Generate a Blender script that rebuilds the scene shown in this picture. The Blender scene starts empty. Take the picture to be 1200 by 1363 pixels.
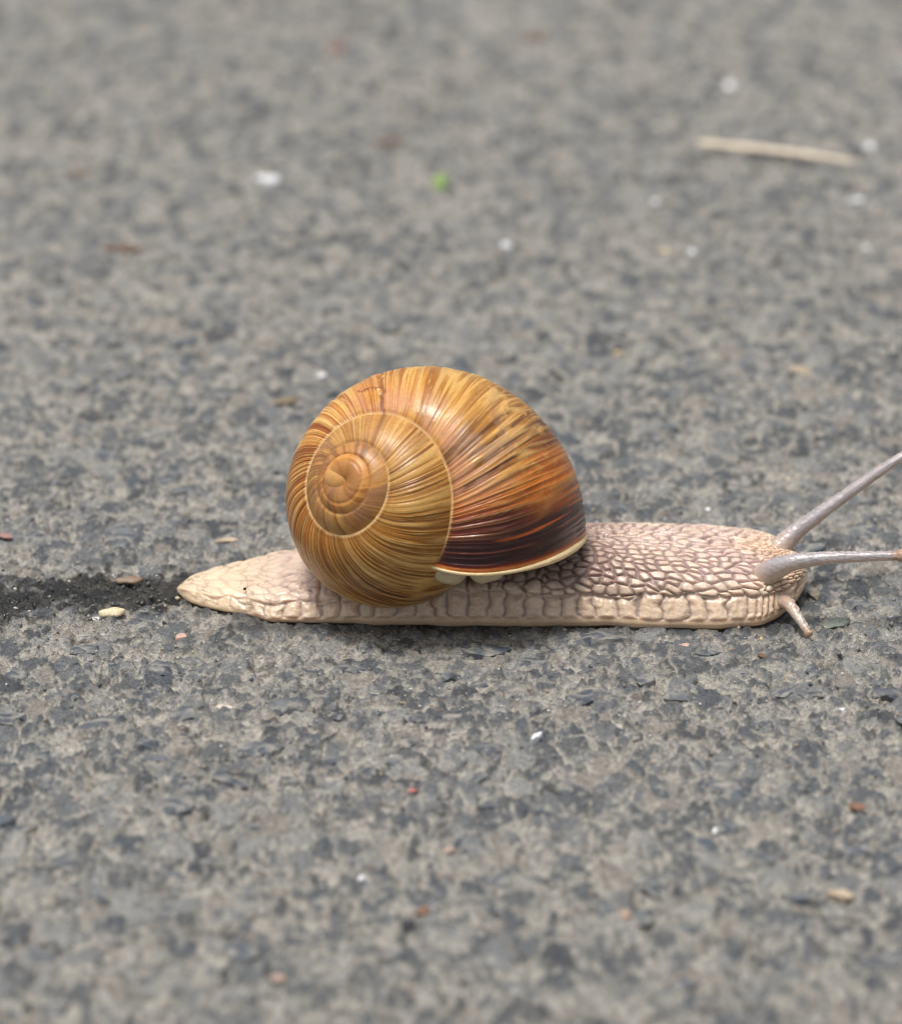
import bpy, bmesh, math, random
import numpy as np
from mathutils import Vector, Matrix, noise as mnoise

# ------------------------------------------------------------------ units
S = 1e-4                      # one working unit "u" = 0.1 mm; every object is built at real size in metres
random.seed(7)
PITCH = math.radians(22.0)
CP, SP = math.cos(PITCH), math.sin(PITCH)
DIST = 5000.0                 # camera distance (0.5 m)
TZ = 118.0                    # height of the aim point above the ground

# ------------------------------------------------------------------ camera, sky, sun, exposure
scn = bpy.context.scene
cam_d = bpy.data.cameras.new('camera')
cam = bpy.data.objects.new('camera', cam_d)
scn.collection.objects.link(cam)
cam.location = (0, -DIST * CP * S, (TZ + DIST * SP) * S)
cam.rotation_euler = (math.radians(90) - PITCH, 0, 0)
cam_d.sensor_fit = 'HORIZONTAL'
cam_d.sensor_width = 36.0
cam_d.lens = 36.0 * DIST / 1200.0
cam_d.clip_start = 0.02
cam_d.clip_end = 300.0
cam_d.dof.use_dof = True
cam_d.dof.focus_distance = (DIST - 105) * S
cam_d.dof.aperture_fstop = cam_d.lens * 1e-3 / (66 * S)
scn.camera = cam

SUN_EL, SUN_AZ = math.radians(78), math.radians(-120)   # azimuth measured from +Y (behind the snail) towards +X
w = bpy.data.worlds.new('World')
scn.world = w
w.use_nodes = True
nt = w.node_tree
nt.nodes.clear()
wo = nt.nodes.new('ShaderNodeOutputWorld')
bg = nt.nodes.new('ShaderNodeBackground')
sky = nt.nodes.new('ShaderNodeTexSky')
sky.sky_type = 'NISHITA'
sky.sun_disc = False
sky.sun_elevation = SUN_EL
sky.sun_rotation = SUN_AZ
sky.air_density = 1.0
sky.dust_density = 6.0
sky.ozone_density = 0.6
hs = nt.nodes.new('ShaderNodeHueSaturation')
hs.inputs['Saturation'].default_value = 0.32
nt.links.new(sky.outputs[0], hs.inputs['Color'])
nt.links.new(hs.outputs[0], bg.inputs[0])
bg.inputs[1].default_value = 0.10
nt.links.new(bg.outputs[0], wo.inputs[0])

sd = bpy.data.lights.new('sun', 'SUN')
sd.energy = 2.4
sd.angle = math.radians(14)
sd.color = (1.0, 0.95, 0.88)
sun = bpy.data.objects.new('sun', sd)
scn.collection.objects.link(sun)
sdir = Vector((math.sin(SUN_AZ) * math.cos(SUN_EL), math.cos(SUN_AZ) * math.cos(SUN_EL), math.sin(SUN_EL)))
sun.rotation_euler = sdir.to_track_quat('Z', 'Y').to_euler()
sun.location = (0, 0, 1)

scn.view_settings.view_transform = 'Standard'
scn.view_settings.look = 'None'
scn.view_settings.gamma = 1
scn.view_settings.exposure = 0.1
scn.view_settings.use_curve_mapping = False
scn.render.engine = 'CYCLES'
scn.cycles.use_denoising = True
scn.cycles.max_bounces = 8
scn.cycles.filter_width = 1.0

# ------------------------------------------------------------------ where a pixel of the 1200 x 1363 photograph lies
def at_y(px, py, y):
    """point on the vertical plane at depth y seen at (px, py), in u"""
    a, b = (px - 600) / DIST, (681.5 - py) / DIST
    cy, cz = -DIST * CP, TZ + DIST * SP
    dx, dy, dz = a, CP + b * SP, -SP + b * CP
    t = (y - cy) / dy
    return (a * t, y, cz + dz * t)

def at_z(px, py, z=0.0):
    a, b = (px - 600) / DIST, (681.5 - py) / DIST
    cy, cz = -DIST * CP, TZ + DIST * SP
    dy, dz = CP + b * SP, -SP + b * CP
    t = (z - cz) / dz
    return (a * t, cy + dy * t, z)

def scale_at(p):
    return ((p[1] + DIST * CP) * CP - (p[2] - TZ - DIST * SP) * SP) / DIST     # u per pixel

# ------------------------------------------------------------------ numpy noise
def _h(ix, iy, seed):
    n = (ix.astype(np.int64) * 374761393 + iy.astype(np.int64) * 668265263 + seed * 974634777) & 0xFFFFFFFF
    n = ((n ^ (n >> 13)) * 1274126177) & 0xFFFFFFFF
    n = ((n ^ (n >> 16)) * 2246822519) & 0xFFFFFFFF
    n = n ^ (n >> 15)
    return (n & 0xFFFFFF).astype(np.float64) / 16777215.0

def vn(x, y, seed=0):
    x, y = np.broadcast_arrays(np.asarray(x, float), np.asarray(y, float))
    ix, iy = np.floor(x), np.floor(y)
    fx, fy = x - ix, y - iy
    fx = fx * fx * fx * (fx * (fx * 6 - 15) + 10)
    fy = fy * fy * fy * (fy * (fy * 6 - 15) + 10)
    a, b = _h(ix, iy, seed), _h(ix + 1, iy, seed)
    c, d = _h(ix, iy + 1, seed), _h(ix + 1, iy + 1, seed)
    return (a + (b - a) * fx) * (1 - fy) + (c + (d - c) * fx) * fy

def fbm(x, y, seed=0, o=4, g=0.5):
    s, a, t = 0.0, 1.0, 0.0
    for k in range(o):
        s = s + a * vn(x * 2 ** k + 17.3 * k, y * 2 ** k - 9.1 * k, seed + k * 13)
        t += a
        a *= g
    return s / t

def ridge(x, y, seed=0):
    return 1 - np.abs(2 * vn(x, y, seed) - 1)

def sst(a, b, x):
    t = np.clip((x - a) / (b - a), 0, 1)
    return t * t * (3 - 2 * t)

def voro(x, y, seed=0, jit=0.9):
    x, y = np.broadcast_arrays(np.asarray(x, float), np.asarray(y, float))
    ix, iy = np.floor(x), np.floor(y)
    f1 = np.full(x.shape, 9.0); f2 = np.full(x.shape, 9.0); cid = np.zeros(x.shape)
    dx1 = np.zeros(x.shape); dy1 = np.zeros(x.shape)
    for j in (-1, 0, 1):
        for i in (-1, 0, 1):
            cx, cy = ix + i, iy + j
            px = cx + 0.5 + (_h(cx, cy, seed) - 0.5) * jit
            py = cy + 0.5 + (_h(cx, cy, seed + 5) - 0.5) * jit
            dx, dy = x - px, y - py
            d = np.sqrt(dx * dx + dy * dy)
            cl = d < f1
            f2 = np.where(cl, f1, np.minimum(f2, d))
            f1 = np.where(cl, d, f1)
            cid = np.where(cl, _h(cx, cy, seed + 11), cid)
            dx1 = np.where(cl, dx, dx1); dy1 = np.where(cl, dy, dy1)
    return f1, f2, cid, dx1, dy1

def lin(r, g, b):
    f = lambda c: ((c / 255 + 0.055) / 1.055) ** 2.4 if c > 10 else c / 255 / 12.92
    return np.array([f(r), f(g), f(b)])

def mixc(a, b, t):
    return a + (b - a) * np.asarray(t)[..., None]

# ------------------------------------------------------------------ mesh helpers
def link(name, me, mat=None, parent=None, smooth=True):
    o = bpy.data.objects.new(name, me)
    scn.collection.objects.link(o)
    if mat: me.materials.append(mat)
    if smooth: me.polygons.foreach_set('use_smooth', np.ones(len(me.polygons), dtype=bool))
    if parent: o.parent = parent
    return o

def mesh_arrays(name, V, F, col=None, extra=None):
    """V (n,3) in u, F (m,4|3)"""
    me = bpy.data.meshes.new(name)
    V = np.ascontiguousarray(V, dtype=np.float32) * S
    F = np.ascontiguousarray(F, dtype=np.int32)
    me.vertices.add(len(V)); me.vertices.foreach_set('co', V.ravel())
    k = F.shape[1]
    me.loops.add(F.size); me.loops.foreach_set('vertex_index', F.ravel())
    me.polygons.add(len(F)); me.polygons.foreach_set('loop_start', np.arange(0, F.size, k, dtype=np.int32))
    me.update(calc_edges=True)
    if col is not None:
        at = me.attributes.new('col', 'FLOAT_COLOR', 'POINT')
        c4 = np.ones((len(V), 4), dtype=np.float32); c4[:, :3] = col.reshape(-1, 3)
        at.data.foreach_set('color', c4.ravel())
    for nm, arr in (extra or {}).items():
        at = me.attributes.new(nm, 'FLOAT', 'POINT')
        at.data.foreach_set('value', np.ascontiguousarray(arr, dtype=np.float32).ravel())
    return me

def grid_faces(n, m, wrap=False):
    i = np.arange(n - 1)[:, None]
    j = np.arange(m if wrap else m - 1)[None, :]
    a = i * m + j; b = i * m + (j + 1) % m
    return np.stack([a, b, b + m, a + m], -1).reshape(-1, 4)

def tube(path, radii, n=20, squash=1.0, cap=True, rough=0.0, seed=0):
    P = np.array(path, float); R = np.array(radii, float)
    T = np.gradient(P, axis=0); T /= np.linalg.norm(T, axis=1)[:, None]
    up = np.array([0, 0, 1.0])
    V = []
    for k in range(len(P)):
        t = T[k]
        s = np.cross(t, up); s /= np.linalg.norm(s) + 1e-9
        u = np.cross(s, t)
        a = np.linspace(0, 2 * math.pi, n, endpoint=False)
        r = R[k] * (1 + rough * (vn(a * 2 + 3, np.full(n, k * 0.45), seed) - .5) * 2)
        V.append(P[k] + (np.cos(a) * r)[:, None] * s + (np.sin(a) * r * squash)[:, None] * u)
    V = np.concatenate(V)
    F = grid_faces(len(P), n, True)
    return V, F[:, ::-1]

def resample(pts, n):
    pts = np.array(pts, float)
    # Catmull-Rom through the points
    m = len(pts); t = np.linspace(0, m - 1, n); out = []
    for x in t:
        i = min(int(x), m - 2); f = x - i
        p0, p1, p2, p3 = pts[max(i - 1, 0)], pts[i], pts[i + 1], pts[min(i + 2, m - 1)]
        out.append(.5 * ((2 * p1) + (p2 - p0) * f + (2 * p0 - 5 * p1 + 4 * p2 - p3) * f * f + (3 * p1 - p0 - 3 * p2 + p3) * f ** 3))
    return np.array(out)

def tag(o, label=None, cat=None, group=None, kind=None):
    if label: o['label'] = label
    if cat: o['category'] = cat
    if group: o['group'] = group
    if kind: o['kind'] = kind
    return o

# ------------------------------------------------------------------ materials
def mat_new(name):
    m = bpy.data.materials.new(name); m.use_nodes = True
    t = m.node_tree; t.nodes.clear()
    out = t.nodes.new('ShaderNodeOutputMaterial')
    b = t.nodes.new('ShaderNodeBsdfPrincipled')
    t.links.new(b.outputs[0], out.inputs[0])
    return m, t, b

def nmath(t, op, a, b=None, c=None, clamp=False):
    n = t.nodes.new('ShaderNodeMath'); n.operation = op; n.use_clamp = clamp
    for k, x in enumerate((a, b, c)):
        if x is None: continue
        if isinstance(x, (int, float)): n.inputs[k].default_value = x
        else: t.links.new(x, n.inputs[k])
    return n.outputs[0]

def ucoord(t, kind='Object'):
    tc = t.nodes.new('ShaderNodeTexCoord')
    v = t.nodes.new('ShaderNodeVectorMath'); v.operation = 'SCALE'
    v.inputs['Scale'].default_value = 1 / S
    t.links.new(tc.outputs[kind], v.inputs[0])
    return v.outputs[0]

def tnoise(t, vec, scale_u, detail=3, rough=0.55):
    n = t.nodes.new('ShaderNodeTexNoise')
    n.inputs['Scale'].default_value = 1.0 / scale_u
    n.inputs['Detail'].default_value = detail
    n.inputs['Roughness'].default_value = rough
    t.links.new(vec, n.inputs['Vector'])
    return n.outputs['Fac']

def bump(t, h, dist_u, strength=1.0, prev=None):
    b = t.nodes.new('ShaderNodeBump')
    b.inputs['Distance'].default_value = dist_u * S
    b.inputs['Strength'].default_value = strength
    t.links.new(h, b.inputs['Height'])
    if prev: t.links.new(prev, b.inputs['Normal'])
    return b.outputs[0]

def attr(t, name):
    a = t.nodes.new('ShaderNodeAttribute'); a.attribute_name = name
    return a

def scale_col(t, col, fac):
    n = t.nodes.new('ShaderNodeVectorMath'); n.operation = 'SCALE'
    t.links.new(col, n.inputs[0]); t.links.new(fac, n.inputs['Scale'])
    return n.outputs[0]

def remap(t, x, a, b, c, d):
    n = t.nodes.new('ShaderNodeMapRange')
    n.inputs[1].default_value = a; n.inputs[2].default_value = b
    n.inputs[3].default_value = c; n.inputs[4].default_value = d
    t.links.new(x, n.inputs[0]); return n.outputs[0]

def m_asphalt():
    m, t, b = mat_new('worn_asphalt')
    v = ucoord(t)
    n1 = tnoise(t, v, 7.0, 5, 0.65); n2 = tnoise(t, v, 2.4, 2)
    f = nmath(t, 'MULTIPLY', remap(t, n1, .3, .7, .62, 1.34), remap(t, n2, .3, .7, .66, 1.34))
    t.links.new(scale_col(t, attr(t, 'col').outputs['Color'], f), b.inputs['Base Color'])
    wet = attr(t, 'wet').outputs['Fac']
    t.links.new(remap(t, wet, 0, 1, .60, .18), b.inputs['Roughness'])
    b.inputs['Specular IOR Level'].default_value = .5
    nb = bump(t, n1, 4.5, 1.0); nb = bump(t, n2, 2.2, 1.0, nb)
    t.links.new(nb, b.inputs['Normal'])
    return m

def m_farground():
    m, t, b = mat_new('distant_asphalt')
    v = ucoord(t)
    n = tnoise(t, v, 60, 6, .6)
    r = t.nodes.new('ShaderNodeValToRGB')
    r.color_ramp.elements[0].position = .35; r.color_ramp.elements[0].color = (.13, .14, .15, 1)
    r.color_ramp.elements[1].position = .65; r.color_ramp.elements[1].color = (.30, .28, .25, 1)
    t.links.new(n, r.inputs[0]); t.links.new(r.outputs[0], b.inputs['Base Color'])
    b.inputs['Roughness'].default_value = .7
    t.links.new(bump(t, n, 6), b.inputs['Normal'])
    return m

def m_stone(name='embedded_stone'):
    m, t, b = mat_new(name)
    v = ucoord(t)
    oi = t.nodes.new('ShaderNodeObjectInfo')
    tc = t.nodes.new('ShaderNodeNewGeometry')
    sc = t.nodes.new('ShaderNodeVectorMath'); sc.operation = 'SCALE'; sc.inputs['Scale'].default_value = 1 / S
    t.links.new(tc.outputs['Position'], sc.inputs[0]); wv = sc.outputs[0]
    big = tnoise(t, wv, 46, 0)
    sel = nmath(t, 'FRACT', nmath(t, 'ADD', nmath(t, 'MULTIPLY', big, 5.0), oi.outputs['Random']))
    r = t.nodes.new('ShaderNodeValToRGB'); r.color_ramp.interpolation = 'LINEAR'
    e = r.color_ramp.elements
    e[0].position = 0; e[0].color = (.05, .062, .08, 1)
    e[1].position = 1; e[1].color = (.27, .26, .24, 1)
    for p, c in ((.3, (.08, .095, .118, 1)), (.6, (.12, .135, .15, 1)), (.85, (.19, .20, .205, 1))):
        x = e.new(p); x.color = c
    t.links.new(sel, r.inputs[0])
    n1 = tnoise(t, wv, 6.5, 5, .65); n2 = tnoise(t, wv, 20, 4, .6)
    mx = t.nodes.new('ShaderNodeMix'); mx.data_type = 'RGBA'
    t.links.new(remap(t, n2, .48, .68, 0, .75), mx.inputs[0])
    t.links.new(scale_col(t, r.outputs[0], remap(t, n1, .3, .7, .7, 1.3)), mx.inputs[6])
    mx.inputs[7].default_value = (.40, .37, .315, 1)
    t.links.new(mx.outputs[2], b.inputs['Base Color'])
    b.inputs['Roughness'].default_value = .5
    t.links.new(bump(t, n1, 3.0, .9), b.inputs['Normal'])
    return m

def m_plain(name, col, rough=.5, grain=8, var=.25, bd=1.5, sss=0, trans=0, spec=.5):
    m, t, b = mat_new(name)
    v = ucoord(t)
    n1 = tnoise(t, v, grain, 4, .6)
    rgb = t.nodes.new('ShaderNodeRGB'); rgb.outputs[0].default_value = (*col, 1)
    t.links.new(scale_col(t, rgb.outputs[0], remap(t, n1, .3, .7, 1 - var, 1 + var)), b.inputs['Base Color'])
    b.inputs['Roughness'].default_value = rough
    b.inputs['Specular IOR Level'].default_value = spec
    b.inputs['Transmission Weight'].default_value = trans
    if sss:
        b.inputs['Subsurface Weight'].default_value = sss
        b.inputs['Subsurface Radius'].default_value = (1, .55, .35)
        b.inputs['Subsurface Scale'].default_value = 12 * S
    t.links.new(bump(t, n1, bd, .8), b.inputs['Normal'])
    return m

def m_shell():
    m, t, b = mat_new('snail_shell')
    v = ucoord(t)
    n1 = tnoise(t, v, 5, 4, .6)
    t.links.new(scale_col(t, attr(t, 'col').outputs['Color'], remap(t, n1, .3, .7, .9, 1.1)), b.inputs['Base Color'])
    t.links.new(remap(t, attr(t, 'worn').outputs['Fac'], 0, 1, .30, .55), b.inputs['Roughness'])
    b.inputs['Specular IOR Level'].default_value = .5
    b.inputs['Coat Weight'].default_value = .06
    b.inputs['Coat Roughness'].default_value = .18
    b.inputs['Subsurface Weight'].default_value = .12
    b.inputs['Subsurface Radius'].default_value = (1, .5, .25)
    b.inputs['Subsurface Scale'].default_value = 5 * S
    t.links.new(bump(t, n1, .6, .6), b.inputs['Normal'])
    return m

def m_skin(name='snail_skin', use_attr=True, col=(.4, .35, .3), trans=0.0, grain=3.0, bd=.9):
    m, t, b = mat_new(name)
    v = ucoord(t)
    n1 = tnoise(t, v, grain, 4, .6); n2 = tnoise(t, v, 22, 2)
    f = nmath(t, 'MULTIPLY', remap(t, n1, .3, .7, .93, 1.07), remap(t, n2, .3, .7, .92, 1.08))
    if use_attr: src = attr(t, 'col').outputs['Color']
    else:
        rgb = t.nodes.new('ShaderNodeRGB'); rgb.outputs[0].default_value = (*col, 1); src = rgb.outputs[0]
    t.links.new(scale_col(t, src, f), b.inputs['Base Color'])
    b.inputs['Roughness'].default_value = .30
    b.inputs['Specular IOR Level'].default_value = .5
    b.inputs['Subsurface Weight'].default_value = .6
    b.inputs['Subsurface Radius'].default_value = (1, .5, .3)
    b.inputs['Subsurface Scale'].default_value = 9 * S
    b.inputs['Transmission Weight'].default_value = trans
    b.inputs['Coat Weight'].default_value = .4
    b.inputs['Coat Roughness'].default_value = .2
    t.links.new(bump(t, n1, bd, .8), b.inputs['Normal'])
    return m

M_ASPH, M_FAR, M_STONE = m_asphalt(), m_farground(), m_stone()
M_SHELL, M_SKIN = m_shell(), m_skin()

# ------------------------------------------------------------------ ground
TAN = np.array([.395, .376, .33])
PAL = np.array([[.058, .066, .078], [.088, .10, .115], [.125, .137, .15], [.20, .21, .22], [.105, .115, .125], [.28, .285, .28], [.15, .16, .175], [.085, .10, .12], [.27, .25, .22]])

def ground_fields(X, Y, colour=True):
    U, V_ = X, Y / 1.45
    wx = U + 8 * (fbm(U / 24, V_ / 24, 3, 3) - .5) * 2
    wy = V_ + 8 * (fbm(U / 24, V_ / 24, 33, 3) - .5) * 2
    def layer(sc, seed, frac, e0, e1):
        f1, f2, cid, dx, dy = voro(wx / sc, wy / sc, seed, 1.0)
        st = (cid < frac).astype(float) * sst(e0, e1, f2 - f1)
        tl = ((cid * 7.13) % 1 - .5) * dx + ((cid * 13.7) % 1 - .5) * dy
        return st, cid, tl
    a, ia, ta = layer(35, 1, .58, .07, .22)
    b, ib, tb = layer(17, 2, .66, .08, .30)
    c, ic, tc_ = layer(7.6, 4, .70, .08, .36)
    r1 = ridge(wx / 13, wy / 13, 8); r2 = ridge(wx / 6 + 3, wy / 6, 9)
    calm = sst(60, 260, np.abs(Y + 10)) * .8 + .2
    h = 9 * (fbm(X / 330, Y / 330, 21, 2) - .5) * calm
    h = h + a * (3.0 + 4.0 * ia + 9 * ta) + b * (1 - .6 * a) * (3.8 + 6 * tb) + c * (1 - .6 * a) * (3.0 + 5 * tc_)
    h = h + 3.0 * (r1 - .6) + 2.4 * (r2 - .6) - 5.0
    # occasional pits
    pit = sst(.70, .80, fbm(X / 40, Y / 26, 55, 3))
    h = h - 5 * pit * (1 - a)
    if not colour: return h
    dust = fbm(X / 11, Y / 16, 71, 4); patch = fbm(X / 120, Y / 120, 91, 3)
    col = np.broadcast_to(TAN, X.shape + (3,)) * (0.80 + .42 * fbm(X / 16, Y / 16, 61, 3))[..., None]
    pick = lambda i, k: PAL[np.minimum((((i * k) % 1) * len(PAL)).astype(int), len(PAL) - 1)]
    col = col + (pick(ic, 91.7) * 1.1 - col) * (c * .75)[..., None]
    col = col + (pick(ib, 57.3) - col) * (b * .85)[..., None]
    col = col + (pick(ia, 33.1) * .95 - col) * (a * .9)[..., None]
    dm = sst(.55, .68, dust + .2 * (patch - .5)) * .6
    col = mixc(col, TAN * 1.02, dm)
    white = (ic > .985) * c
    col = mixc(col, np.array([.6, .58, .55]), white * .8)
    rust = sst(.79, .86, fbm(X / 20, Y / 14, 131, 3))
    col = mixc(col, np.array([.30, .17, .10]), rust * .35)
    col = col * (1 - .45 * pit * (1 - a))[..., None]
    # damp trail behind the foot, fading to the left
    cy = -14 + 60 * (fbm(X / 160, X * 0, 7, 2) - .5)
    ww = 84 + 80 * (fbm(X / 60, Y * 0 + 5, 17, 2) - .5)
    d = np.abs(Y - cy) / ww + .95 * (fbm(X / 30, Y / 20, 19, 3) - .5)
    d = d + .8 * (vn(X / 12, Y / 12, 23) - .5)
    wet = (1 - sst(.45, 1.15, d)) * (1 - sst(-345, -300, X)) * (.70 + .3 * sst(-1100, -500, X))
    rim_shade = (1 - sst(0, 26, np.maximum(np.abs(Y + 5) - 112, 0))) * sst(-330, -250, X) * (1 - sst(420, 470, X))  # contact shade along the foot edge, painted in through the slime wetness
    wet = np.maximum(wet, rim_shade * .62)
    col = col * (1 - .85 * wet)[..., None]  # darkens both the damp trail and the painted foot-edge shade
    return h, col, wet

def build_ground():
    ys = []
    y = -1650.0
    while y < 4100:
        ys.append(y)
        if y < -420: y += 2.3 + (-420 - y) * .007
        elif y < 180: y += 2.3
        else: y += 2.3 + (y - 180) * .0055
    ys = np.array(ys); nx = 760
    g = np.linspace(-1, 1, nx)
    hw = 830 * (1 + (ys + 0) / 5600)
    hw = np.maximum(hw, 700)
    X = hw[:, None] * g[None, :]; Y = np.repeat(ys[:, None], nx, 1)
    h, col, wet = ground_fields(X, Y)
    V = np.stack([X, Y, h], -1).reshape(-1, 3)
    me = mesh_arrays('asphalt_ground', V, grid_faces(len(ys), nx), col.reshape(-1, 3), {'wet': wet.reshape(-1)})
    print('ground', len(ys), nx, 'verts', len(V))
    return link('asphalt_ground', me, M_ASPH)

ground = build_ground()
tag(ground, 'worn grey asphalt with stones set in pale tan binder', kind='structure')
def build_verge():
    # coarser continuation of the same asphalt to both sides, in front and beyond
    xs = np.arange(-4200, 4201, 21.0); ys = np.arange(-3400, 7800, 26.0)
    X, Y = np.meshgrid(xs, ys)
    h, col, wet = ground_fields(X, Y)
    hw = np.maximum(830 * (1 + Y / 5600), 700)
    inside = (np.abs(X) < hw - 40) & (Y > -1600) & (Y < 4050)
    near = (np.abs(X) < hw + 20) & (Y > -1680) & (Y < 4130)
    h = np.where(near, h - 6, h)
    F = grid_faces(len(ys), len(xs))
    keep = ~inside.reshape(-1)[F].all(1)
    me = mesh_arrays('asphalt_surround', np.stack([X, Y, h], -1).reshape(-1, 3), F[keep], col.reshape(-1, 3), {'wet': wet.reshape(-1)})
    print('tris', len(F[keep]) * 2)
    o = link('asphalt_surround', me, M_ASPH)
    tag(o, 'worn grey asphalt around the part in view', kind='structure')
build_verge()
# the same surface carried on to the horizon, a sheet just below the modelled one
bm = bmesh.new()
for k, (x, y) in enumerate(((-60, -60), (60, -60), (60, 60), (-60, 60))): bm.verts.new((x, y, -14 * S))
bm.faces.new(bm.verts)
me = bpy.data.meshes.new('outer_ground'); bm.to_mesh(me); bm.free()
tag(link('outer_ground', me, M_FAR, None, False), 'plain grey asphalt running on beyond', kind='structure')

def gh(x, y):
    return float(ground_fields(np.array([[x]], float), np.array([[y]], float), False)[0, 0])

def chip_mesh(name, seed, sx, sy, sz, n=16, flat=.55):
    r = random.Random(seed)
    bm = bmesh.new()
    for _ in range(n):
        v = Vector((r.gauss(0, 1), r.gauss(0, 1), r.gauss(0, 1))).normalized()
        v.z = max(min(v.z, flat), -flat) / flat
        q = r.uniform(.82, 1)
        bm.verts.new((v.x * sx * q * S, v.y * sy * q * S, v.z * sz * q * S))
    res = bmesh.ops.convex_hull(bm, input=bm.verts)
    bmesh.ops.delete(bm, geom=[e for e in res['geom_interior'] if isinstance(e, bmesh.types.BMVert)], context='VERTS')
    bmesh.ops.dissolve_limit(bm, angle_limit=math.radians(9), verts=bm.verts, edges=bm.edges)
    bm.normal_update()
    me = bpy.data.meshes.new(name); bm.to_mesh(me); bm.free()
    return me

# 290 of the largest stones, each an object of its own sunk into the asphalt
variants = [chip_mesh('stone', 100 + k, 1 + .25 * (k % 3), 1, .42, 18, .6) for k in range(14)]
for v in variants: v.materials.append(M_STONE)
rs = random.Random(3); placed = []
tries = 0
while len(placed) < 290 and tries < 60000:
    tries += 1
    y = rs.triangular(-1250, 1500, -350); x = rs.uniform(-1, 1) * 640 * (1 + y / 5200)
    if -140 < y < 150 and x < 500: continue
    r = rs.uniform(13, 30) if rs.random() < .8 else rs.uniform(28, 40)
    if any((x - a) ** 2 + (y - b) ** 2 < (r + c + 7) ** 2 for a, b, c in placed): continue
    placed.append((x, y, r))
for k, (x, y, r) in enumerate(placed):
    o = bpy.data.objects.new('stone', variants[k % 14]); scn.collection.objects.link(o)
    o.parent = ground
    o.location = (x * S, y * S, (gh(x, y) - r * .33 + 1.0 + rs.uniform(-.5, 1.6)) * S)
    o.scale = (r, r * rs.uniform(.75, 1.1), r)
    o.rotation_euler = (rs.uniform(-.07, .07), rs.uniform(-.07, .07), rs.uniform(0, 6.28))

# finer grit: too many to count, one mesh
def scatter(name, n, rmin, rmax, mat, seed, ymax=3600, flat=.7, sink=.25, nsrc=10, near=False, box=None):
    r = np.random.default_rng(seed)
    srcs = [chip_mesh('tmp', seed * 50 + k, 1, .85, flat, 11, .75) for k in range(nsrc)]
    data = []
    for m_ in srcs:
        m_.calc_loop_triangles()
        vv = np.array([v.co[:] for v in m_.vertices]) / S
        ff = np.array([t_.vertices[:] for t_ in m_.loop_triangles])
        data.append((vv, ff))
    u = r.random(n)
    Y = -1400 + (ymax + 1400) * u ** (1.5 if near else 1.15)
    X = (r.random(n) * 2 - 1) * 760 * (1 + Y / 5400)
    if box:
        X = box[0] + (box[1] - box[0]) * r.random(n); Y = box[2] + (box[3] - box[2]) * r.random(n)
    keep = ~((np.abs(Y) < 112) & (X > -370) & (X < 490))
    X, Y = X[keep], Y[keep]
    H = ground_fields(X, Y, False)
    VV, FF = [], []; off = 0
    for k in range(len(X)):
        vv, ff = data[k % nsrc]
        s = rmin + (rmax - rmin) * r.random() ** 2.2
        a = r.random() * 6.28; c, s_ = math.cos(a), math.sin(a)
        q = vv * s; q = np.stack([q[:, 0] * c - q[:, 1] * s_, q[:, 0] * s_ + q[:, 1] * c, q[:, 2]], -1)
        q += (X[k], Y[k], H[k] + s * flat * sink)
        VV.append(q); FF.append(ff + off); off += len(vv)
    me = mesh_arrays(name, np.concatenate(VV), np.concatenate(FF))
    return link(name, me, mat, None, False)

M_PALE = m_plain('pale_quartz', (.62, .61, .60), .18, 3, .2, .6)
M_TANG = m_plain('tan_grit', (.40, .33, .25), .6, 3, .3, .8)
tag(scatter('loose_grit', 5200, 1.6, 6.5, M_STONE, 5, near=True, sink=-.05), 'fine grey grit lying all over the asphalt', 'grit', kind='stuff')
tag(scatter('tan_sand_grains', 3600, 1.2, 4.2, M_TANG, 6, near=True), 'fine tan sand grains lying all over the asphalt', 'sand', kind='stuff')
tag(scatter('quartz_grains', 2600, .9, 3.4, M_PALE, 8, near=True), 'tiny glinting pale quartz grains in the asphalt', 'quartz grains', kind='stuff')

M_WETG = m_plain('wet_grain', (.10, .10, .10), .05, 3, .6, .3)
tag(scatter('wet_grit', 420, 1.2, 5.0, M_WETG, 9, box=(-900, -345, -105, 85), flat=.8), 'wet shiny grit lying in the damp trail behind the snail', 'grit', kind='stuff')
tag(scatter('trail_grains', 60, 1.2, 4.0, M_PALE, 12, box=(-900, -345, -115, 85), flat=.8), 'pale grains sprinkled over the damp trail', 'grains', kind='stuff')

# ------------------------------------------------------------------ snail
snail = bpy.data.objects.new('snail', None); scn.collection.objects.link(snail)
snail.empty_display_size = .01
tag(snail, 'large land snail with golden brown spiral shell crawling to the right', 'snail')

# ---- shell: a spiral tube whose growth law was measured on the whorls seen
SHP = [0.12359444672217887, -0.0017852643598046086, 85.88649582264227, 304.67609449467164, 179.66419301548294, 238.20504028809555, -0.23626993436720992, -38.31851567691415, -0.21679533231883624, -0.5748980304792497, -0.9332148996238828, -147.0642247412038, 43.58264546661709, 0.49593140157949733, 0.05711033466040245, -0.31454963143550796]
SH_W0 = 205.0

def sh_section(t):
    k, k2, Rc, Hc, a, b, tilt, H2 = SHP[:8]; a2 = SHP[15]
    s = np.exp(k * t - k2 * t * t)
    L = np.clip(1 + t / (2 * np.pi * 1.2), 0, 1) ** 2
    return Rc * s, -(Hc * s + H2 * L), a * s * (1 + a2 * L), b * s * (1 + a2 * L), tilt

def sh_prof(t, ph, disp=0.0):
    R, Z, a, b, tl = sh_section(t)
    c, sn = np.cos(ph), np.sin(ph)
    ex, ez = a * c, b * sn
    nx, nz = c / a, sn / b
    nn = np.sqrt(nx * nx + nz * nz)
    ex = ex + disp * nx / nn; ez = ez + disp * nz / nn
    return R + ex * np.cos(tl) - ez * np.sin(tl), Z + ex * np.sin(tl) + ez * np.cos(tl)

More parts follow.
